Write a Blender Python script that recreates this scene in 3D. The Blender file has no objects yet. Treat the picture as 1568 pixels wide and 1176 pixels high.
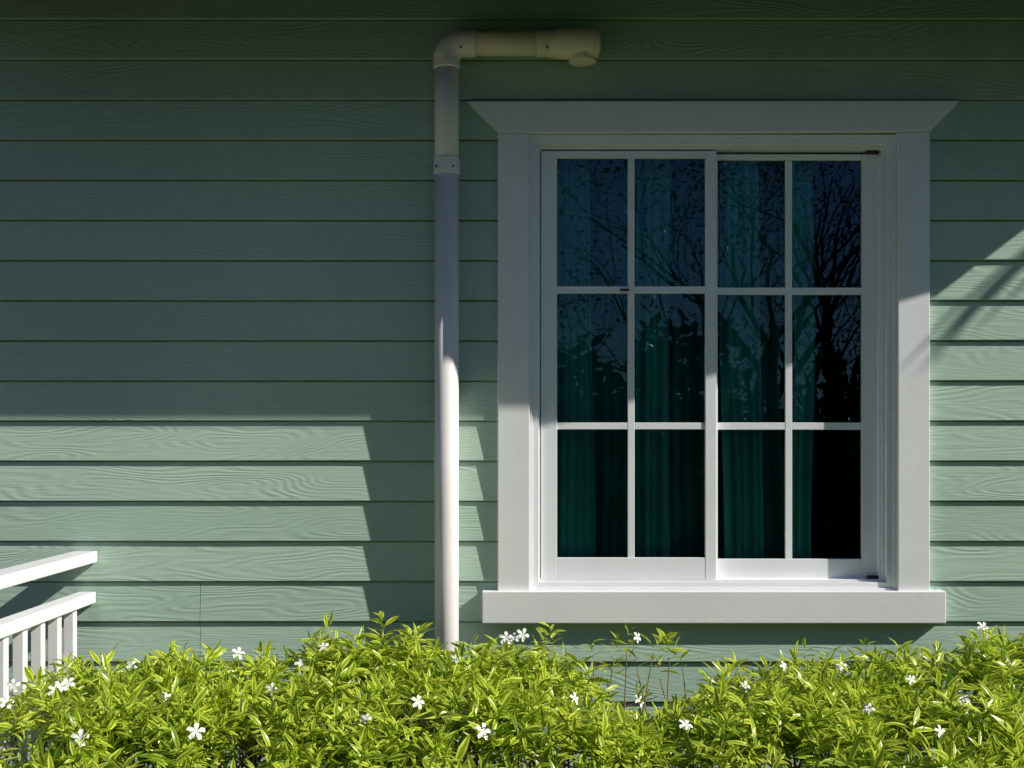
import bpy, bmesh, math, random
import numpy as np
from mathutils import Vector, Matrix, noise as mnoise
random.seed(7); rng=np.random.default_rng(7)
scene=bpy.context.scene
scene.view_settings.view_transform='Standard'
scene.view_settings.look='None'
scene.view_settings.exposure=0
D=4.36
def X(p,y=0.0): return (p-784)/(400*D/(D+y))
def Z(p,y=0.0): return 1.5+(679-p)/(400*D/(D+y))

# ---------------- materials
def mat(name):
    m=bpy.data.materials.new(name); m.use_nodes=True
    nt=m.node_tree; b=nt.nodes['Principled BSDF']
    return m,nt,b
def N(nt,t,**kw):
    n=nt.nodes.new(t)
    for k,v in kw.items():
        if k in ('operation','blend_type','data_type','wave_type','noise_dimensions','attribute_name'): setattr(n,k,v)
        else: n.inputs[k].default_value=v
    return n
def L(nt,a,b): nt.links.new(a,b)
def math_(nt,op,a,b=None,c=None):
    n=nt.nodes.new('ShaderNodeMath'); n.operation=op
    for i,v in enumerate((a,b,c)):
        if v is None: continue
        if isinstance(v,(int,float)): n.inputs[i].default_value=v
        else: nt.links.new(v,n.inputs[i])
    return n.outputs[0]
def ramp(nt,fac,stops):
    n=nt.nodes.new('ShaderNodeValToRGB')
    cr=n.color_ramp
    while len(cr.elements)<len(stops): cr.elements.new(0.5)
    for e,(p,c) in zip(cr.elements,stops):
        e.position=p; e.color=(*c,1) if len(c)==3 else c
    nt.links.new(fac,n.inputs[0]); return n.outputs[0]
def simple(name,col,rough=0.6,var=0.08,scale=6,bump=0.0,bscale=60):
    m,nt,b=mat(name)
    g=N(nt,'ShaderNodeNewGeometry')
    n=N(nt,'ShaderNodeTexNoise',Scale=scale,Detail=6.0); L(nt,g.outputs['Position'],n.inputs['Vector'])
    a=tuple(max(0,c*(1-var*2)) for c in col); d=tuple(min(1,c*(1+var)) for c in col)
    L(nt,ramp(nt,n.outputs[0],[(0.3,a),(0.65,d)]),b.inputs['Base Color'])
    b.inputs['Roughness'].default_value=rough
    if bump:
        n2=N(nt,'ShaderNodeTexNoise',Scale=bscale,Detail=5.0); L(nt,g.outputs['Position'],n2.inputs['Vector'])
        bp=N(nt,'ShaderNodeBump',Strength=bump,Distance=0.002); L(nt,n2.outputs[0],bp.inputs['Height'])
        L(nt,bp.outputs[0],b.inputs['Normal'])
    return m

EXP=61.3/400
ZB=Z(31)            # a lap line
def siding_mat():
    m,nt,b=mat('sage_fibre_cement_siding')
    g=N(nt,'ShaderNodeNewGeometry'); s=N(nt,'ShaderNodeSeparateXYZ'); L(nt,g.outputs['Position'],s.inputs[0])
    idx=math_(nt,'FLOOR',math_(nt,'DIVIDE',math_(nt,'SUBTRACT',s.outputs[2],ZB-40*EXP),EXP))
    r=math_(nt,'FRACT',math_(nt,'MULTIPLY',math_(nt,'SINE',math_(nt,'MULTIPLY',idx,12.9898)),4378.5))
    cx=N(nt,'ShaderNodeCombineXYZ')
    L(nt,math_(nt,'MULTIPLY',math_(nt,'ADD',s.outputs[0],math_(nt,'MULTIPLY',r,7.0)),1.7),cx.inputs[0])
    L(nt,math_(nt,'MULTIPLY',s.outputs[2],9.0),cx.inputs[1])
    L(nt,math_(nt,'MULTIPLY',idx,5.3),cx.inputs[2])
    n1=N(nt,'ShaderNodeTexNoise',Scale=1.0,Detail=1.2,Roughness=0.35); L(nt,cx.outputs[0],n1.inputs['Vector'])
    rings=math_(nt,'SINE',math_(nt,'MULTIPLY',n1.outputs[0],120.0))
    c2=N(nt,'ShaderNodeCombineXYZ')
    L(nt,math_(nt,'MULTIPLY',s.outputs[0],7.0),c2.inputs[0]); L(nt,math_(nt,'MULTIPLY',s.outputs[2],150.0),c2.inputs[1]); L(nt,idx,c2.inputs[2])
    n2=N(nt,'ShaderNodeTexNoise',Scale=1.0,Detail=3.0); L(nt,c2.outputs[0],n2.inputs['Vector'])
    n3=N(nt,'ShaderNodeTexNoise',Scale=1.1,Detail=2.0); L(nt,cx.outputs[0],n3.inputs['Vector'])
    mask=ramp(nt,n3.outputs[0],[(0.35,(.12,.12,.12)),(0.62,(1,1,1))])
    h=math_(nt,'ADD',math_(nt,'MULTIPLY',math_(nt,'MULTIPLY',rings,mask),0.5),math_(nt,'MULTIPLY',n2.outputs[0],1.1))
    bp=N(nt,'ShaderNodeBump',Strength=1.0,Distance=0.0010); L(nt,h,bp.inputs['Height']); L(nt,bp.outputs[0],b.inputs['Normal'])
    big=N(nt,'ShaderNodeTexNoise',Scale=1.7,Detail=5.0); L(nt,g.outputs['Position'],big.inputs['Vector'])
    f=math_(nt,'ADD',math_(nt,'MULTIPLY',big.outputs[0],0.7),math_(nt,'MULTIPLY',r,0.3))
    L(nt,ramp(nt,f,[(0.3,(0.385,0.53,0.445)),(0.7,(0.455,0.605,0.51))]),b.inputs['Base Color'])
    b.inputs['Roughness'].default_value=0.65
    b.inputs['Specular IOR Level'].default_value=0.2
    return m
M_SIDE=siding_mat()
M_WHITE=simple('white_trim_paint',(0.89,0.89,0.93),0.4,0.02,5,0.2,60)
M_ALU=simple('white_window_frame',(0.89,0.90,0.95),0.3,0.02,5)
M_PIPE=simple('offwhite_pvc',(0.90,0.85,0.86),0.35,0.04,4)
M_PIPE2=simple('yellowed_pvc',(0.86,0.77,0.55),0.4,0.06,6)
M_SOFF=simple('soffit_paint',(0.015,0.015,0.01),0.8,0.1,3)
M_ROOF=simple('roof_shingles',(0.12,0.10,0.09),0.85,0.3,9,0.6,40)
M_DARK=simple('dark_rubber',(0.02,0.02,0.025),0.6)
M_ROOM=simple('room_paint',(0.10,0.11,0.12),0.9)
M_CONC=simple('foundation_concrete',(0.30,0.29,0.27),0.9,0.15,5,0.5,60)
M_STEM=simple('brown_twigs',(0.20,0.13,0.07),0.85,0.3,30)
M_BARK=simple('bark',(0.05,0.04,0.03),0.9,0.3,12)
M_DECK=simple('deck_boards',(0.28,0.22,0.17),0.7,0.2,8)
M_SOIL=simple('garden_soil',(0.10,0.07,0.045),0.95,0.3,14,0.8,50)
M_GRASS=simple('lawn_grass',(0.035,0.06,0.018),0.95,0.3,3,0.8,80)
M_PETAL=simple('white_petals',(0.88,0.88,0.86),0.6,0.02,10)

def curtain_mat(name,c1,c2):
    m,nt,b=mat(name)
    tc=N(nt,'ShaderNodeNewGeometry')
    n=N(nt,'ShaderNodeTexNoise',Scale=3.0,Detail=3.0); L(nt,tc.outputs['Position'],n.inputs['Vector'])
    col=ramp(nt,n.outputs[0],[(0.3,c1),(0.7,c2)])
    L(nt,col,b.inputs['Base Color']); b.inputs['Roughness'].default_value=0.75
    t=N(nt,'ShaderNodeBsdfTranslucent'); L(nt,col,t.inputs[0])
    mx=N(nt,'ShaderNodeMixShader'); mx.inputs[0].default_value=0.2
    L(nt,b.outputs[0],mx.inputs[1]); L(nt,t.outputs[0],mx.inputs[2])
    L(nt,mx.outputs[0],nt.nodes['Material Output'].inputs[0]); return m
M_CURT=curtain_mat('teal_curtain_fabric',(0.08,0.55,0.45),(0.16,0.85,0.70))
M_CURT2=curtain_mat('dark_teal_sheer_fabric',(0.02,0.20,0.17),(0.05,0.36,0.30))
def glass_mat():
    m,nt,b=mat('tinted_window_glass'); nt.nodes.remove(b)
    tr=N(nt,'ShaderNodeBsdfTransparent'); tr.inputs[0].default_value=(0.82,0.92,0.92,1)
    gl=N(nt,'ShaderNodeBsdfGlossy'); gl.inputs['Roughness'].default_value=0.0; gl.inputs[0].default_value=(0.40,0.68,1,1)
    fr=N(nt,'ShaderNodeFresnel',IOR=1.64)
    g=N(nt,'ShaderNodeNewGeometry'); n=N(nt,'ShaderNodeTexNoise',Scale=2.5,Detail=0.0); L(nt,g.outputs['Position'],n.inputs['Vector'])
    bp=N(nt,'ShaderNodeBump',Strength=0.25,Distance=0.004); L(nt,n.outputs[0],bp.inputs['Height']); L(nt,bp.outputs[0],gl.inputs['Normal'])
    mx=N(nt,'ShaderNodeMixShader'); L(nt,fr.outputs[0],mx.inputs[0])
    L(nt,tr.outputs[0],mx.inputs[1]); L(nt,gl.outputs[0],mx.inputs[2])
    L(nt,mx.outputs[0],nt.nodes['Material Output'].inputs[0]); return m
M_GLASS=glass_mat()
def leaf_mat(name,centre,edge,dark,trans=0.35):
    m,nt,b=mat(name)
    uv=N(nt,'ShaderNodeUVMap'); s=N(nt,'ShaderNodeSeparateXYZ'); L(nt,uv.outputs[0],s.inputs[0])
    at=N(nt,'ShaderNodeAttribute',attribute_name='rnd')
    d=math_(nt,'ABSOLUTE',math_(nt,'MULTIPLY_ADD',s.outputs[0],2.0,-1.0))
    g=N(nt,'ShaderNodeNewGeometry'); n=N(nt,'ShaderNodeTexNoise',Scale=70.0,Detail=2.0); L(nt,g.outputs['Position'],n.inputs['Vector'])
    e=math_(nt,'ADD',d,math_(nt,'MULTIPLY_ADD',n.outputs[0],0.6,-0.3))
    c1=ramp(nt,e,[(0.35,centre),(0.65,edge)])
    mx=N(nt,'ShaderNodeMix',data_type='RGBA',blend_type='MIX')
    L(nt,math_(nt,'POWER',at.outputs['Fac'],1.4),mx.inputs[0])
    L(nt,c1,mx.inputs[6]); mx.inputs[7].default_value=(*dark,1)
    L(nt,mx.outputs[2],b.inputs['Base Color']); b.inputs['Roughness'].default_value=0.28
    if trans:
        t=N(nt,'ShaderNodeBsdfTranslucent'); L(nt,mx.outputs[2],t.inputs[0])
        ms=N(nt,'ShaderNodeMixShader'); ms.inputs[0].default_value=trans
        L(nt,b.outputs[0],ms.inputs[1]); L(nt,t.outputs[0],ms.inputs[2])
        L(nt,ms.outputs[0],nt.nodes['Material Output'].inputs[0])
    return m
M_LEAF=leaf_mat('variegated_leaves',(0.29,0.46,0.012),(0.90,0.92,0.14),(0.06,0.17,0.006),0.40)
M_TLEAF=leaf_mat('tree_leaves',(0.03,0.06,0.015),(0.04,0.08,0.02),(0.02,0.045,0.01),0)

# ---------------- helpers
def empty(name,loc=(0,0,0)):
    e=bpy.data.objects.new(name,None); e.location=loc; scene.collection.objects.link(e); return e
def mk(name,v,f,m,parent=None,smooth=False):
    me=bpy.data.meshes.new(name); me.from_pydata([tuple(p) for p in v],[],f); me.materials.append(m)
    if smooth: me.polygons.foreach_set('use_smooth',[True]*len(me.polygons))
    me.update()
    o=bpy.data.objects.new(name,me); scene.collection.objects.link(o)
    if parent: o.parent=parent
    return o
def boxdata(x0,x1,y0,y1,z0,z1):
    v=[(x0,y0,z0),(x1,y0,z0),(x1,y1,z0),(x0,y1,z0),(x0,y0,z1),(x1,y0,z1),(x1,y1,z1),(x0,y1,z1)]
    f=[(0,3,2,1),(4,5,6,7),(0,1,5,4),(1,2,6,5),(2,3,7,6),(3,0,4,7)]
    return v,f
def bevel(o,w,seg=2):
    b=o.modifiers.new('bev','BEVEL'); b.width=w; b.segments=seg; b.limit_method='ANGLE'; b.angle_limit=math.radians(40)
def boxes(name,lst,m,parent=None,bw=0.002):
    V=[];F=[]
    for bx in lst:
        v,f=boxdata(*bx); k=len(V); V+=v; F+=[tuple(i+k for i in q) for q in f]
    o=mk(name,V,F,m,parent)
    if bw: bevel(o,bw)
    return o
def tube(V,F,pts,rad,n=12,cap=True):
    pts=[Vector(p) for p in pts]; k=len(V)
    t=(pts[1]-pts[0]).normalized(); u=t.orthogonal().normalized()
    for i,p in enumerate(pts):
        if i==0: t2=(pts[1]-pts[0]).normalized()
        elif i==len(pts)-1: t2=(pts[i]-pts[i-1]).normalized()
        else: t2=((pts[i+1]-p).normalized()+(p-pts[i-1]).normalized()).normalized()
        q=t.rotation_difference(t2); u=q@u; t=t2; w=t.cross(u)
        for j in range(n):
            a=2*math.pi*j/n; V.append(p+(u*math.cos(a)+w*math.sin(a))*rad[i])
    for i in range(len(pts)-1):
        for j in range(n):
            a=k+i*n+j; b=k+i*n+(j+1)%n
            F.append((a,b,b+n,a+n))
    if cap:
        F.append(tuple(k+j for j in range(n))[::-1]); F.append(tuple(k+(len(pts)-1)*n+j for j in range(n)))

# ---------------- house
house=empty('clapboard_house')
WX0,WX1=-7.0,3.05
TOPZ=3.212
TOPF=3.105     # bottom edge of the unseen fascia drop, added to darken the wall top
KX,KZ=2.85,2.15
ox0,ox1=X(800),X(1388); hz0,hz1=Z(928),Z(182)
V=[];F=[]
def board(x0,x1,zb,zt,c0,c1):
    def yy(z): return -0.0175+(z-zb)/(zt-zb)*0.0125
    c0=max(c0,zb); c1=min(c1,zt)
    if c1-c0<0.008: return
    prof=[]
    if c0==zb: prof=[(0.004,zb+0.001),(-0.0155,zb),(-0.0175,zb+0.002)]
    else: prof=[(0.004,c0),(yy(c0),c0)]
    if c1==zt: prof+=[(yy(c1-0.006),c1-0.006),(0.003,c1-0.005),(0.0045,c1+0.003)]
    else: prof+=[(yy(c1),c1),(0.004,c1)]
    k=len(V); n=len(prof)
    nx=max(1,int((x1-x0)/0.25))
    for i in range(nx+1):
        x=x0+(x1-x0)*i/nx
        w=0.0014*mnoise.noise(Vector((x*0.9,zb*9,1.0))); wy=0.0012*mnoise.noise(Vector((x*1.3,zb*7,4.0)))
        for (y,z) in prof: V.append((x,y+wy,z+w))
    for i in range(nx):
        for j in range(n-1):
            a=k+i*n+j; F.append((a,a+n,a+n+1,a+1))
    F.append(tuple(k+j for j in range(n))); F.append(tuple(k+nx*n+j for j in range(n))[::-1])
zs=[]
z=ZB
while z<TOPZ+0.2: z+=EXP
while z>0.15:
    zs.append(z); z-=EXP
for i,zb in enumerate(zs):
    t=zb+EXP
    pxb=679-(zb-1.5)*400
    if 940<pxb<1020: cuts=[X(308)]
    else: cuts=[-3.1-random.random()*2.5]
    xs=[WX0]+cuts+[WX1]
    for a,b in zip(xs[:-1],xs[1:]):
        a2=a+(0.001 if a!=WX0 else 0); b2=b-(0.001 if b!=WX1 else 0)
        if t<=hz0 or zb>=hz1 or b2<ox0:
            board(a2,b2,zb,t,-9,9)
        else:
            if zb<hz0: board(a2,b2,zb,t,-9,hz0)
            if t>hz1: board(a2,b2,zb,t,hz1,9)
            board(a2,ox0,zb,t,hz0,hz1); board(ox1,b2,zb,t,hz0,hz1)
sid=mk('siding',V,F,M_SIDE,house)
wz=3.9
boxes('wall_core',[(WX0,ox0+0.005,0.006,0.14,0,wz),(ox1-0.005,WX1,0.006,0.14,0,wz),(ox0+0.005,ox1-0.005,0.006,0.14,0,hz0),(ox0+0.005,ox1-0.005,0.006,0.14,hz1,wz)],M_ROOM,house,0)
boxes('foundation',[(WX0,WX1,-0.03,0.002,-0.05,zs[-1]-0.003)],M_CONC,house,0.004)
boxes('corner_board',[(WX1-0.02,WX1+0.02,-0.035,0.12,0.16,TOPZ-.002)],M_WHITE,house,0.002)
boxes('side_wall',[(WX1-0.14,WX1-0.002,0.145,6.0,0,wz)],M_SIDE,house,0)
boxes('back_wall',[(WX0,WX1-0.15,5.9,6.0,0,wz),(WX0,WX0+0.14,0.145,5.89,0,wz)],M_SIDE,house,0)
def prism(name,pl,z0,z1,m,parent):
    n=len(pl); v=[(x,y,z0) for x,y in pl]+[(x,y,z1) for x,y in pl]
    f=[tuple(range(n))[::-1],tuple(range(n,2*n))]+[(i,(i+1)%n,(i+1)%n+n,i+n) for i in range(n)]
    return mk(name,v,f,m,parent)
EL=-2.15  # invented eave step out of view, lets blue sky light reach the top left
d1=(TOPF-1.5925)/KZ; d2=(TOPF-2.05)/KZ
xc1=0.09+KX*d1; xc2=1.6025+KX*d2; e1=d1+.017; e2=d2+.017
pl=[(WX0-0.4,0.0),(WX0-0.4,-0.22),(EL,-0.22),(EL,-e1+.002),(xc1-.002,-e1+.002),(xc2-.002,-e2+.002),(xc2-.002,0.0)]
prism('eave_soffit',pl,TOPZ,TOPZ+0.14,M_SOFF,house)
prism('added_fascia_front',[(EL-.03,-e1),(xc1,-e1),(xc1,-e1+.025),(EL-.03,-e1+.025)],TOPF,TOPZ+0.141,M_SOFF,house)  # hangs below the soffit, added to keep sky light off the wall top
prism('added_fascia_corner',[(xc1+.001,-e1),(xc2,-e2),(xc2-.01,-e2+.025),(xc1+.001,-e1+.025)],TOPF,TOPZ+0.1405,M_SOFF,house)
prism('added_fascia_side',[(xc2-.025,-e2+.03),(xc2,-e2+.001),(xc2,0.0),(xc2-.025,0.0)],TOPF,TOPZ+0.1395,M_SOFF,house)
z0=TOPZ+0.143; zr=TOPZ+2.0; ye=e1+.05
def sl(y): return z0+(y+ye)*(zr-z0)/(3+ye)
rv=[(WX0-0.45,-0.27,sl(-.27)),(EL-.04,-0.27,sl(-.27)),(EL-.04,-ye,z0),(xc1+.02,-ye,z0),(xc2+.03,-e2-.04,sl(-e2-.04)),(xc2+.03,3.0,zr),(WX0-0.45,3.0,zr),(xc2+.03,6.6,z0),(WX0-0.45,6.6,z0)]
rf=mk('roof',rv,[(0,1,2,3,4,5,6),(6,5,7,8)],M_ROOF,house)
so=rf.modifiers.new('s','SOLIDIFY'); so.thickness=0.05; so.offset=1
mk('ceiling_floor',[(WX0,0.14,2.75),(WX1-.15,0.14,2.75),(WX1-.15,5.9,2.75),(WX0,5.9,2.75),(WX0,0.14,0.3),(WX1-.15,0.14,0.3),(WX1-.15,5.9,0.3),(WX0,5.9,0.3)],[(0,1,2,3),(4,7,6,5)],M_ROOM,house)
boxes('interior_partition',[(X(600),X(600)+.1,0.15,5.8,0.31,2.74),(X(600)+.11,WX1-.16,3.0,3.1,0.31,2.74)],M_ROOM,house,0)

# ---------------- window
win=empty('white_sliding_window',(0,0,0))
yt=-0.037
def quadprism(name,pts,y0,y1,m,parent,bw=0.003):
    n=len(pts); v=[(x,y0,z) for x,z in pts]+[(x,y1,z) for x,z in pts]
    f=[tuple(range(n)),tuple(range(n,2*n))[::-1]]+[(i,i+n,(i+1)%n+n,(i+1)%n) for i in range(n)]
    o=mk(name,v,f,m,parent)
    bm=bmesh.new(); bm.from_mesh(o.data); bmesh.ops.recalc_face_normals(bm,faces=bm.faces); bm.to_mesh(o.data); bm.free()
    if bw: bevel(o,bw)
    return o
XT=lambda p:X(p,yt); ZT=lambda p:Z(p,yt)
quadprism('head_casing',[(XT(717),ZT(155)),(XT(717),ZT(158)),(XT(763),ZT(203.5)),(XT(1424),ZT(201.5)),(XT(1468),ZT(157)),(XT(1468),ZT(154))][::-1],yt-0.003,0.004,M_WHITE,win)
boxes('side_casing',[(XT(762),XT(811),yt,0.004,ZT(905),ZT(203.9)),(XT(1375),XT(1424),yt,0.004,ZT(907),ZT(202.2))],M_WHITE,win,0.003)
boxes('sill',[(X(738,-.055),X(1449,-.055),-0.055,0.004,Z(955,-.055),Z(905.5,-.055))],M_WHITE,win,0.004)
yf=-0.012
a0,a1=XT(811),XT(1375); b0,b1=ZT(905.5),ZT(203)
def ring(x0,x1,z0,z1,w,y0,y1,wb=None,wt=None):
    wb=wb or w; wt=wt or w
    return [(x0,x0+w,y0,y1,z0,z1),(x1-w,x1,y0,y1,z0,z1),(x0+w,x1-w,y0,y1,z0,z0+wb),(x0+w,x1-w,y0,y1,z1-wt,z1)]
boxes('outer_frame',ring(a0+0.0005,a1-0.0005,b0+.002,b1-.002,0.034,yf,0.10,0.030,0.036),M_ALU,win,0.0015)
boxes('outer_frame_lip',ring(a0+0.001,a1-0.001,b0+.0025,b1-.0025,0.010,yf-0.008,yf-0.0005,0.008,0.008),M_ALU,win,0.001)
boxes('frame_track',ring(a0+0.035,a1-0.035,b0+0.033,b1-0.038,0.010,yf+0.024,0.099,0.006,0.012),M_ALU,win,0.001)
ys=0.012
yr=0.048
def sash(name,gx0,gx1,gz0,gz1,lx,rx,bz,tz,y0,mx_,my_):
    f=lambda p:X(p,y0); g=lambda p:Z(p,y0)
    l=[(f(lx),f(gx0),y0,y0+0.028,g(bz),g(tz)),(f(gx1),f(rx),y0,y0+0.028,g(bz),g(tz)),
       (f(gx0),f(gx1),y0+.001,y0+0.027,g(bz),g(gz1)),(f(gx0),f(gx1),y0+.001,y0+0.027,g(gz0),g(tz))]
    boxes(name+'_frame',l,M_ALU,win,0.002)
    mm=[]
    for (p,q) in mx_: mm.append((f(p),f(q),y0+0.005,y0+0.024,g(gz1),g(gz0)))
    boxes(name+'_mullion',mm,M_ALU,win,0.0015)
    mm=[]
    xs=[gx0]+[v for t in mx_ for v in t]+[gx1]
    for (p,q) in my_:
        for i in range(0,len(xs),2): mm.append((f(xs[i]),f(xs[i+1]),y0+0.006,y0+0.023,g(q),g(p)))
    boxes(name+'_muntins',mm,M_ALU,win,0.0015)
    gy=y0+0.0145
    mk(name+'_glass',[(f(gx0),gy,g(gz1)),(f(gx1),gy,g(gz1)),(f(gx1),gy,g(gz0)),(f(gx0),gy,g(gz0))],[(0,1,2,3)],M_GLASS,win)
sash('left_sash',853,1080,242,854,826,1097,887,231,ys,[(961.5,972)],[(438,449),(647,657.5)])
sash('right_sash',1099,1320,245,856,1083,1346,889,236,yr,[(1203,1213.5)],[(440,451),(647,658)])
boxes('jamb_liner',[(X(1345,.03),X(1349,.03),0.02,0.098,Z(888),Z(236))],M_ALU,win,0.001)
boxes('corner_stop',[(X(1328,.04),X(1345,.04),0.030,0.0465,Z(888,.04),Z(881,.04)),(X(1326,.04),X(1345,.04),0.030,0.0465,Z(235,.04),Z(231,.04)),
      (X(950,.0),X(964,.0),ys-0.002,ys+0.004,Z(445,0),Z(441.5,0))],M_DARK,win,0.002)

# curtains
cur=empty('teal_curtains')
def curtain(name,x0,x1,ph,amp,wl,y,m):
    V=[];F=[];nx=int((x1-x0)/0.005);nz=26
    z0,z1=Z(930),Z(200)
    for i in range(nx+1):
        s=i/nx
        for j in range(nz+1):
            t=j/nz; z=z0+(z1-z0)*t
            pinch=1.0-0.10*math.sin(t*math.pi)
            x=(x0+x1)/2+(x1-x0)*(s-.5)*pinch
            xx=x0+(x1-x0)*s
            n=mnoise.noise(Vector((xx*5.0+ph,t*0.7,ph)))*3.0
            w=math.sin(xx*2*math.pi/wl+n+ph)
            w=math.copysign(abs(w)**0.7,w)
            a=amp*(0.7+0.9*mnoise.noise(Vector((xx*4+9,ph,0))))*(1.15-0.3*t)
            V.append((x+0.012*math.sin(t*3+ph+n),y+a*w+0.010*mnoise.noise(Vector((xx*9,t*3,ph))),z))
    for i in range(nx):
        for j in range(nz):
            a=i*(nz+1)+j; F.append((a,a+nz+1,a+nz+2,a+1))
    return mk(name,V,F,m,cur,True)
curtain('left_drape',X(850),X(912),0.3,0.026,0.07,0.136,M_CURT)
curtain('second_drape',X(982),X(1040),2.3,0.026,0.075,0.136,M_CURT)
curtain('middle_drape',X(1116),X(1180),1.9,0.026,0.07,0.138,M_CURT)
curtain('right_drape',X(1222),X(1262),4.4,0.024,0.07,0.15,M_CURT)
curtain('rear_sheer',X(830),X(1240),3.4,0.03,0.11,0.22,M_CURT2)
boxes('curtain_rod',[(X(830),X(1360),0.145,0.165,Z(205),Z(199))],M_DARK,cur,0.002)

# ---------------- downpipe
dp=empty('drain_downpipe')
py_=-0.073; r=0.0455
px0=X(684,py_)
pc=lambda p:Z(p,py_)
V=[];F=[]
tube(V,F,[(px0,py_,0.05),(px0,py_,1.0),(px0,py_,pc(262))],[r,r,r],36)
mk('lower_pipe',V,F,M_PIPE,dp,True)
V=[];F=[]
tube(V,F,[(px0,py_,pc(262)),(px0,py_,pc(170)),(px0,py_,pc(98))],[r,r,r],36)
mk('upper_pipe',V,F,M_PIPE,dp,True)
def coupling(name,p0,p1,rr,m,lip=0.003):
    p0=Vector(p0);p1=Vector(p1);d=(p1-p0); l=d.length
    V=[];F=[]; e=min(0.3,lip/l)
    ts=[0,0.0001,e,1-e,0.9999,1]; rs=[r*0.98,rr-0.003,rr,rr,rr-0.003,r*0.98]
    tube(V,F,[p0+d*t for t in ts],rs,36)
    o=mk(name,V,F,m,dp,True)
    o.data.set_sharp_from_angle(angle=math.radians(35))
    return o
coupling('joint_coupling',(px0,py_,pc(268)),(px0,py_,pc(243)),r*1.09,M_PIPE)
coupling('elbow_collar',(px0,py_,pc(106)),(px0,py_,pc(82)),r*1.10,M_PIPE)
zc=pc(67); er=0.062
cx,cz=px0+er,zc-er
pts=[(px0,py_,pc(90))]
for a in range(0,91,10):
    t=math.radians(a); pts.append((cx-er*math.cos(t),py_,cz+er*math.sin(t)))
pts.append((X(728,py_),py_,zc))
V=[];F=[]; tube(V,F,pts,[r*1.1]*len(pts),36); o=mk('elbow',V,F,M_PIPE,dp,True)
o.data.set_sharp_from_angle(angle=math.radians(50))
V=[];F=[]; tube(V,F,[(X(722,py_),py_,zc),(X(780,py_),py_,zc),(X(830,py_),py_,zc)],[r]*3,36); mk('cross_pipe',V,F,M_PIPE2,dp,True)
coupling('outlet_collar',(X(822,py_),py_,zc),(X(842,py_),py_,zc),r*1.08,M_PIPE2)
V=[];F=[]
bp_=[(X(840,py_),r*1.08),(X(850,py_),r*1.18),(X(862,py_),r*1.27),(X(904,py_),r*1.27),(X(908,py_),r*1.24),(X(909,py_),r*1.18),(X(914,py_),r*1.14),(X(917,py_),r*1.0),(X(919,py_),r*0.7)]
tube(V,F,[(a,py_,zc) for a,_ in bp_],[b for _,b in bp_],36)
o=mk('outlet_elbow',V,F,M_PIPE2,dp,True); o.data.set_sharp_from_angle(angle=math.radians(50))
V=[];F=[]
xe=X(892,py_)
tube(V,F,[(xe,py_+0.01,zc-0.03),(xe,py_+0.01,zc-0.066),(xe,py_+0.01,zc-0.069)],[r*1.12,r*1.12,r*1.0],28); 
tube(V,F,[(xe,py_,zc),(xe,0.01,zc)],[r*1.15,r*1.15],28); mk('outlet_boss',V,F,M_PIPE2,dp,False)
V=[];F=[]
for (p,q) in [(694,255),(668,255),(838,73),(706,73)]:
    yy=py_-0.038 if p in(838,706) else py_-0.036
    tube(V,F,[(X(p,yy),yy-0.012,Z(q,yy)),(X(p,yy),yy+0.01,Z(q,yy))],[0.0035,0.0035],10)
mk('rivets',V,F,M_DARK,dp)

# ---------------- railing
rl=empty('porch_railing')
xr=X(152)
boxes('top_rail',[(xr-0.09,xr,-2.3,-0.017,Z(860),Z(843))],M_WHITE,rl,0.004)
boxes('middle_rail',[(xr-0.072,xr-0.006,-2.3,-0.017,Z(922),Z(905))],M_WHITE,rl,0.004)
bl=[]
t=0.17
while t<2.2:
    bl.append((xr-0.056,xr-0.020,-t-0.036,-t,0.37,Z(922)-0.0005)); t+=0.142
boxes('balusters',bl,M_WHITE,rl,0.002)
boxes('bottom_rail',[(xr-0.07,xr-0.008,-2.3,-0.017,0.33,0.369)],M_WHITE,rl,0.003)
boxes('newel_post',[(xr-0.10,xr+0.01,-2.42,-2.302,0.0,1.2)],M_WHITE,rl,0.004)
boxes('short_posts',[(xr-0.07,xr-0.01,-1.35,-1.29,Z(904.8),Z(860.2))],M_WHITE,rl,0.002)
dk=empty('porch_deck')
bl=[]; x=xr-0.001
while x>-5: bl.append((x-0.137,x,-2.6,-0.035,0.24,0.27)); x-=0.142
boxes('boards',bl,M_DECK,dk,0.003)
boxes('joists',[(-5,xr-.01,-2.58,-2.54,0.0,0.238),(-5,xr-.01,-0.2,-0.16,0.0,0.238),(xr-0.05,xr-.012,-2.53,-0.21,0.0,0.238)],M_DECK,dk,0.002)

# ---------------- ground
mk('lawn',[(-90,-90,0),(90,-90,0),(90,90,0),(-90,90,0)],[(0,1,2,3)],M_GRASS)
mk('garden_bed_soil',[(xr,-1.5,0.004),(3.6,-1.5,0.004),(3.6,-0.03,0.004),(xr,-0.03,0.004)],[(0,1,2,3)],M_SOIL)

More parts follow.
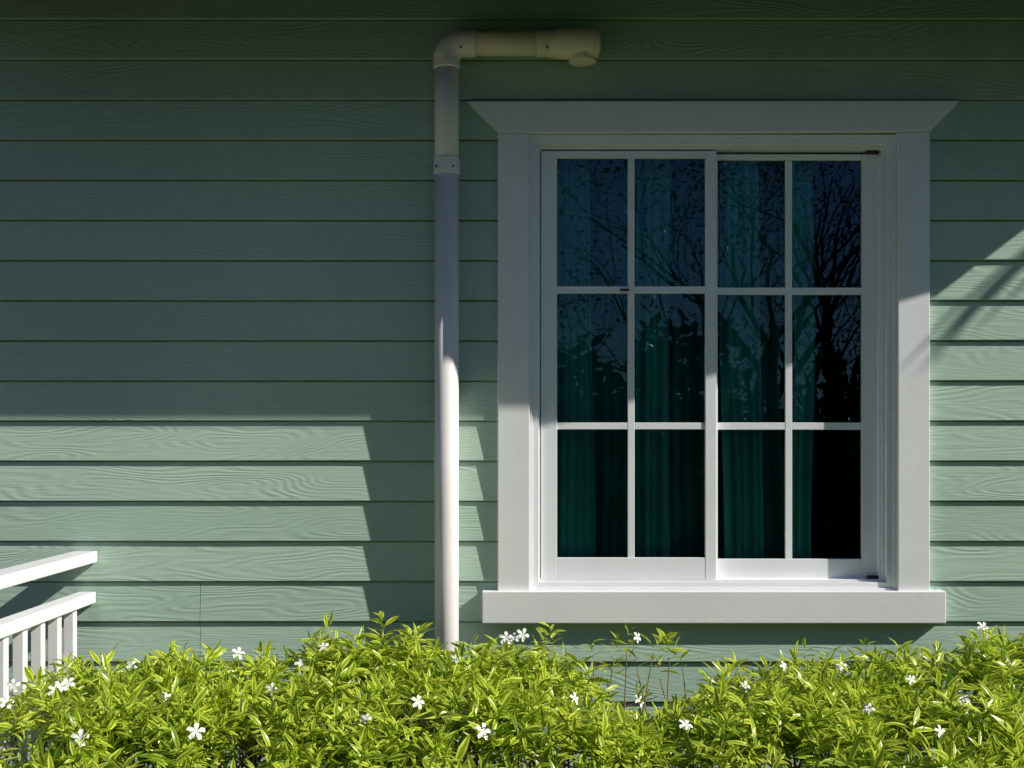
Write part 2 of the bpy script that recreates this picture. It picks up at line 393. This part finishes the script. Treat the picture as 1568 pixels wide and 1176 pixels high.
# ---------------- foliage generator
def build_leaves(name,base,dirv,up,length,width,droop,rnd,m,parent):
    n=len(base)
    d=dirv/np.linalg.norm(dirv,axis=1,keepdims=True)
    side=np.cross(d,up); side/=np.linalg.norm(side,axis=1,keepdims=True)+1e-9
    nr=np.cross(side,d)
    s=np.array([0,0.28,0.55,0.8,1.0]); hw=np.array([0,0.8,1.0,0.6,0])
    verts=[];uv=[]
    for i in range(5):
        c=base+d*(s[i]*length)[:,None]-nr*(droop*length*s[i]**2)[:,None]
        verts.append(c); uv.append((0.5,s[i]))
        if 0<i<4:
            for sg in (-1,1):
                verts.append(c+side*(sg*hw[i]*width*0.5)[:,None]+nr*(0.35*hw[i]*width*0.5)[:,None]); uv.append((0.5+0.5*sg,s[i]))
    V=np.stack(verts,1).reshape(-1,3)
    nv=11
    tris=[(0,1,2),(0,3,1),(7,10,8),(7,9,10)]
    quads=[(1,4,5,2),(3,6,4,1),(4,7,8,5),(6,9,7,4)]
    off=(np.arange(n)*nv)[:,None]
    loops_t=(np.array(tris).reshape(1,-1)+off)
    loops_q=(np.array(quads).reshape(1,-1)+off)
    loops=np.concatenate([loops_t.reshape(-1),loops_q.reshape(-1)]).astype(np.int32)
    nt_,nq=n*4,n*4
    tot=np.concatenate([np.full(nt_,3),np.full(nq,4)]).astype(np.int32)
    start=np.concatenate([[0],np.cumsum(tot)[:-1]]).astype(np.int32)
    me=bpy.data.meshes.new(name)
    me.vertices.add(len(V)); me.vertices.foreach_set('co',V.astype(np.float32).ravel())
    me.loops.add(len(loops)); me.loops.foreach_set('vertex_index',loops)
    me.polygons.add(nt_+nq); me.polygons.foreach_set('loop_start',start); me.polygons.foreach_set('loop_total',tot)
    me.polygons.foreach_set('use_smooth',np.ones(nt_+nq,bool))
    me.update(calc_edges=True)
    ul=me.uv_layers.new(name='UVMap'); UV=np.array(uv)[loops%nv]
    ul.data.foreach_set('uv',UV.astype(np.float32).ravel())
    at=me.attributes.new('rnd','FLOAT','POINT'); at.data.foreach_set('value',np.repeat(rnd,nv).astype(np.float32))
    me.materials.append(m); me.validate()
    o=bpy.data.objects.new(name,me); scene.collection.objects.link(o)
    if parent: o.parent=parent
    return o

SX=[-40,60,110,160,300,480,620,700,760,850,900,960,1050,1100,1200,1300,1400,1480,1568,1800,2100]
SY=[1020,1020,1018,1014,1004,996,978,984,998,1008,1020,1064,1064,1036,1028,1018,1002,984,976,970,964]
def hback(x): 
    p=784+x*440
    return 1.5-(np.interp(p,SX,SY)-679)/440
def gapf(x):
    p=784+x*470
    return math.exp(-((p-985)/100)**2)
def hnoise(x,y):
    return 0.048*mnoise.noise(Vector((x*3.1,y*3.1,3)))+0.032*mnoise.noise(Vector((x*8,y*8,7)))
def hsurf(x,y):
    hb=float(hback(x)); f=min(1,max(0,(-0.42-y)/0.4))
    base=hb*(1-f)+0.72*f - max(0,(-0.95-y))**2*1.6 - 0.065*gapf(x)
    return base-0.058+hnoise(x,y)
HX0,HX1,HY0,HY1=-1.53,3.3,-1.22,-0.33
hedge=empty('flowering_hedge')
B=[];Dv=[];R=[];U=[];LN=[];WD=[];DR=[]
SV=[];SF=[]
def twig(p,d,nl,sc,shade):
    d=d.normalized(); side=d.orthogonal().normalized()
    ln=0.08*sc; tone=random.gauss(0,.14)
    for i in range(nl):
        t=(i/nl)**0.8; a=i*2.4+random.random()*0.7
        q=Matrix.Rotation(a,3,d)@side
        spread=1.25-0.75*t
        v=(d*(1-0.62*spread)+q*spread)
        v+=Vector((random.gauss(0,.2),random.gauss(0,.2),random.gauss(0,.2)))
        v.normalize()
        b=p+d*(ln*t)
        B.append(b);Dv.append(v)
        U.append(d+Vector((random.gauss(0,.5),random.gauss(0,.5),random.gauss(0,.3))))
        s=sc*random.uniform(0.55,1.25)*(1.0-0.35*t)
        LN.append(0.084*s);WD.append(0.0195*s*random.uniform(.75,1.2));DR.append(random.uniform(0.05,0.6))
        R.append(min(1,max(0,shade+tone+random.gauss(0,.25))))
cnt=0
def area_ok(x,y):
    c=mnoise.noise(Vector((x*4.6,y*4.6,21)))
    return random.random()<0.60+1.5*c
while cnt<3900:
    x=random.uniform(HX0,HX1); u=random.random()
    rightness=min(1,max(0,(x-0.1)/0.8))
    if u<0.66:
        y=random.uniform(HY0,HY1)
        if not area_ok(x,y): continue
        if y>-0.66 and random.random()<0.93*gapf(x): continue
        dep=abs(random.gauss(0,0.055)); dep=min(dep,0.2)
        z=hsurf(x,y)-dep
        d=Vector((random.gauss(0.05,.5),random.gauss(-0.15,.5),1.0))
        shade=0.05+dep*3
    else:
        zmin=0.25+0.33*rightness
        top=hsurf(x,HY0)
        z=random.uniform(zmin,top)
        y=HY0+abs(random.gauss(0,0.06))-0.05*math.sin((z)*6)+0.09*mnoise.noise(Vector((x*3,z*5,5)))
        if not area_ok(x,z+5): continue
        if rightness>0.5 and z<0.65 and random.random()<0.72: continue
        d=Vector((random.gauss(0.05,.45),-0.9,random.gauss(0.8,.35)))
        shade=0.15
    twig(Vector((x,y,z)),d,random.randint(8,13),random.uniform(0.7,1.22),shade)
    cnt+=1
for _ in range(270):
    x=random.uniform(HX0,HX1); y=random.uniform(-1.05,-0.36)
    if random.random()<0.75*gapf(x): continue
    h=hsurf(x,y); e=random.uniform(0.01,0.075) if y>-.7 else random.uniform(0.0,0.035)
    p0=Vector((x,y,h-0.12)); p1=Vector((x+random.gauss(0,.03),y+random.gauss(0,.03),h+e))
    tube(SV,SF,[p0,(p0+p1)/2+Vector((random.gauss(0,.006),0,0)),p1],[0.0028,0.0022,0.0016],5,False)
    twig(p1-Vector((0,0,0.02)),p1-p0,random.randint(8,13),random.uniform(.85,1.2),0.03)
for (pp,qq) in [(940,1000),(960,985),(1000,992),(1025,998),(910,1005),(1045,1012),(975,1015),(930,1030),(1010,1030)]:
    y=-0.42; x=X(pp,y); z=Z(qq,y)
    p1=Vector((x,y,z-0.02)); p0=Vector((x+random.uniform(-.1,.1),y-0.1,z-0.28))
    tube(SV,SF,[p0,(p0+p1)/2,p1],[0.003,0.0024,0.0016],5,False)
    twig(p1,p1-p0+Vector((random.gauss(0,.1),0,0)),8,0.9,0.1)
arr=lambda a:np.array([tuple(v) for v in a])
build_leaves('leaves',arr(B),arr(Dv),arr(U),np.array(LN),np.array(WD),np.array(DR),np.array(R),M_LEAF,hedge)
for _ in range(460):
    x=random.uniform(HX0+0.05,HX1); y=random.uniform(HY0+0.06,HY1-0.05)
    if y>-0.6 and random.random()<0.8*gapf(x): continue
    bx_=x+random.gauss(0,.10); by_=(y+(HY1+HY0)/2)*0.5
    z1=hsurf(x,y)-0.04
    p0=Vector((bx_,by_,0.0)); p2=Vector((x,y,z1)); pm=p0*0.5+p2*0.5+Vector((random.gauss(0,.05),random.gauss(0,.04),0))
    tube(SV,SF,[p0,pm,p2],[0.008,0.005,0.002],6,False)
    for k in range(3):
        t=random.uniform(.45,.9); a=pm.lerp(p2,(t-.45)/.55); e=a+Vector((random.gauss(0,.10),random.gauss(-.03,.10),random.uniform(.05,.16)))
        tube(SV,SF,[a,(a+e)/2+Vector((random.gauss(0,.01),0,0)),e],[0.003,0.0025,0.0015],5,False)
mk('stems',SV,SF,M_STEM,hedge)
FV=[];FF=[]
def flower(c,nrm,s):
    nrm=nrm.normalized(); u=nrm.orthogonal().normalized(); w=nrm.cross(u)
    ph=random.random()*6
    for k in range(5):
        a=ph+k*2*math.pi/5
        d=u*math.cos(a)+w*math.sin(a); e=u*math.cos(a+1.57)+w*math.sin(a+1.57)
        i=len(FV)
        FV.extend([c, c+d*s*.45-e*s*.22+nrm*s*.08, c+d*s*.95-e*s*.22+nrm*s*.02, c+d*s*1.05+e*s*.20-nrm*s*.12, c+d*s*.6+e*s*.30+nrm*s*.12])
        FF.append((i,i+1,i+2,i+3,i+4))
    tube(FV,FF,[c-nrm*s*.9,c],[s*.06,s*.09],6,False)
fl=[(122,1130),(92,1052),(104,1046),(84,1057),(415,1055),(460,1015),(495,990),(255,1068),(800,972),(788,976),(775,977),(976,976),(1505,960),(10,1075),(365,1000),(1200,1020),(980,1073),(1140,1050),(1395,1040),(1475,1068),(697,1008),(20,1050),(640,1075),(880,1070),(1290,1020),(560,1100),(300,1120),(1330,1085),(1050,1110),(740,1120),(200,1020),(1440,1120)]
for (p,q) in fl:
    y=HY0-0.12; 
    while y<HY1:
        x=X(p,y); z=Z(q,y)
        if z<=hsurf(x,y)+0.075: break
        y+=0.01
    flower(Vector((X(p,y),y,Z(q,y))),Vector((random.gauss(0.3,.3),-0.9,random.gauss(.6,.25))),random.uniform(0.018,0.026))
mk('flowers',FV,FF,M_PETAL,hedge)

# ---------------- trees across the lawn (mirrored in the glass; tall outer masses added to block sky)
def make_tree(name,x,y,h,seed,nleaf):
    rnd=random.Random(seed); V=[];F=[];tips=[]
    def br(p,d,l,r,dep):
        n=4; pts=[p];rs=[r];q=p.copy();dd=d.copy()
        for i in range(n):
            dd=(dd+Vector((rnd.gauss(0,.16),rnd.gauss(0,.16),rnd.gauss(0.03,.10)))).normalized()
            q=q+dd*(l/n); pts.append(q.copy()); rs.append(r*(1-0.4*(i+1)/n))
        tube(V,F,pts,rs,7 if dep<2 else 4,False)
        if dep>=3: tips.extend(pts[1:])
        if dep>=5: return
        for k in range(3 if dep else 5):
            t=rnd.randint(1,n) if k else n
            ax=Vector((rnd.gauss(0,1),rnd.gauss(0,1),rnd.gauss(0,.6))).normalized()
            nd=(dd+ax*rnd.uniform(.5,.95)).normalized()
            br(pts[t],nd,l*rnd.uniform(.62,.8),rs[t]*rnd.uniform(.5,.68),dep+1)
    e=empty(name,(x,y,0))
    br(Vector((0,0,0)),Vector((rnd.gauss(0,.08),0,1)),h*0.34,h*0.016,0)
    mk('trunk_and_branches',V,F,M_BARK,e,True)
    if nleaf:
        T=[tips[rnd.randrange(len(tips))] for _ in range(nleaf)]
        b=np.array([tuple(t) for t in T])+rng.normal(0,.12,(nleaf,3))
        d=rng.normal(0,1,(nleaf,3)); u=rng.normal(0,1,(nleaf,3))
        build_leaves('foliage',b,d,u,rng.uniform(.06,.10,nleaf),rng.uniform(.025,.045,nleaf),rng.uniform(0,.3,nleaf),rng.random(nleaf),M_TLEAF,e)
make_tree('garden_tree',3.1,-11,8.5,3,1500)
make_tree('garden_tree',4.2,-13.0,9,11,1800)
make_tree('garden_tree',5.6,-12.5,9,5,1000)
make_tree('garden_tree',1.3,-15,7,19,2500)
nl=60000
xs=rng.uniform(-26,40,nl)
def tl(x):
    side=np.clip((0.2-x)/2.5,0,1)+np.clip((x-7.0)/2.5,0,1)  # tall masses either side, added unseen to block low sky and deepen shade
    return 2.5+0.5*np.sin(x*0.9)+0.5*np.sin(x*2.3+1)+0.35*np.sin(x*6.1)+side*(6.2+1.2*np.sin(x*0.7+2)+0.8*np.sin(x*1.9))
hh=tl(xs)*rng.uniform(.85,1.12,nl)
ysb=-14.5+rng.normal(0,.8,nl)+np.clip((np.abs(xs-5)-14)*0.35,0,9); zsb=rng.random(nl)**0.85*hh
b=np.stack([xs,ysb,zsb],1)
build_leaves('sky_block_tree_line',b,rng.normal(0,1,(nl,3)),rng.normal(0,1,(nl,3)),rng.uniform(.24,.42,nl),rng.uniform(.1,.2,nl),rng.uniform(0,.3,nl),rng.random(nl),M_TLEAF,None)

# palm by the corner of the house: its fronds shade the top right of the wall
def make_palm(x,y,h):
    e=empty('palm_tree',(x,y,0)); V=[];F=[]
    pts=[];rs=[]
    for i in range(26):
        t=i/25; pts.append((0.05*math.sin(t*2),0,h*t)); rs.append((0.075-0.03*t)*(1.06 if i%2 else 0.97))
    tube(V,F,pts,rs,12); mk('trunk',V,F,M_BARK,e,True)
    B2=[];D2=[];U2=[];LL=[]; V=[];F=[]
    rnd=random.Random(5)
    top=Vector((pts[-1][0],0,h))
    for a,l,lift in [(179,1.22,.25),(168,1.2,.55),(150,1.3,.3),(120,1.3,.5),(85,1.3,.4),(50,1.35,.3),(15,1.3,.5),(105,1.0,.9),(30,1.0,1.0),(165,.8,1.3)]:
        a=math.radians(a); out=Vector((math.cos(a),math.sin(a),0))
        pp=[]
        for i in range(25):
            t=i/24; pp.append(top+out*(l*t*(1-0.12*t))+Vector((0,0,lift*l*t*1.1-0.85*l*t*t*(0.6+lift*.5))))
        tube(V,F,pp,[0.012*(1-i/24)+0.002 for i in range(25)],5,False)
        sd=out.cross(Vector((0,0,1)))
        for i in range(3,25):
            dd=(pp[i]-pp[i-1]).normalized()
            for sg in (-1,1):
                B2.append(pp[i]); D2.append(sd*sg*1.0+dd*.75+Vector((0,0,-.25+rnd.gauss(0,.1)))); U2.append(Vector((0,0,1))); LL.append(0.34*math.sin(math.pi*min(1,(i-1)/26))**.6+.06)
    mk('frond_ribs',V,F,M_STEM,e,True)
    n=len(B2)
    build_leaves('fronds',arr(B2),arr(D2),arr(U2),np.array(LL),np.full(n,0.032),np.full(n,0.3),rng.random(n),M_TLEAF,e)
make_palm(5.50,-0.9,4.50)

# ---------------- light
S=Vector((KX,-1.0,KZ)).normalized()
sun=bpy.data.lights.new('sun','SUN'); sun.energy=5.0; sun.angle=math.radians(0.5); sun.color=(1.0,0.955,0.84)
so_=bpy.data.objects.new('sun',sun); so_.rotation_euler=(-S).to_track_quat('-Z','Y').to_euler(); so_.location=(8,-6,9); scene.collection.objects.link(so_)
w=bpy.data.worlds.new('World'); scene.world=w; w.use_nodes=True
nt=w.node_tree; bg=nt.nodes['Background']; sk=nt.nodes.new('ShaderNodeTexSky'); sk.sky_type='NISHITA'; sk.sun_disc=False
sk.sun_elevation=math.asin(S.z); sk.sun_rotation=math.atan2(S.x,S.y)
sk.dust_density=0.3; sk.ozone_density=4.0
nt.links.new(sk.outputs[0],bg.inputs[0]); bg.inputs[1].default_value=0.072
# ---------------- camera
cam=bpy.data.cameras.new('camera'); co=bpy.data.objects.new('camera',cam); scene.collection.objects.link(co)
co.location=(0,-D,1.5); co.rotation_euler=(math.radians(90),0,0)
cam.sensor_width=36; cam.lens=36*D/3.92; cam.shift_y=91/1568; cam.clip_end=500; cam.clip_start=0.05
scene.camera=co
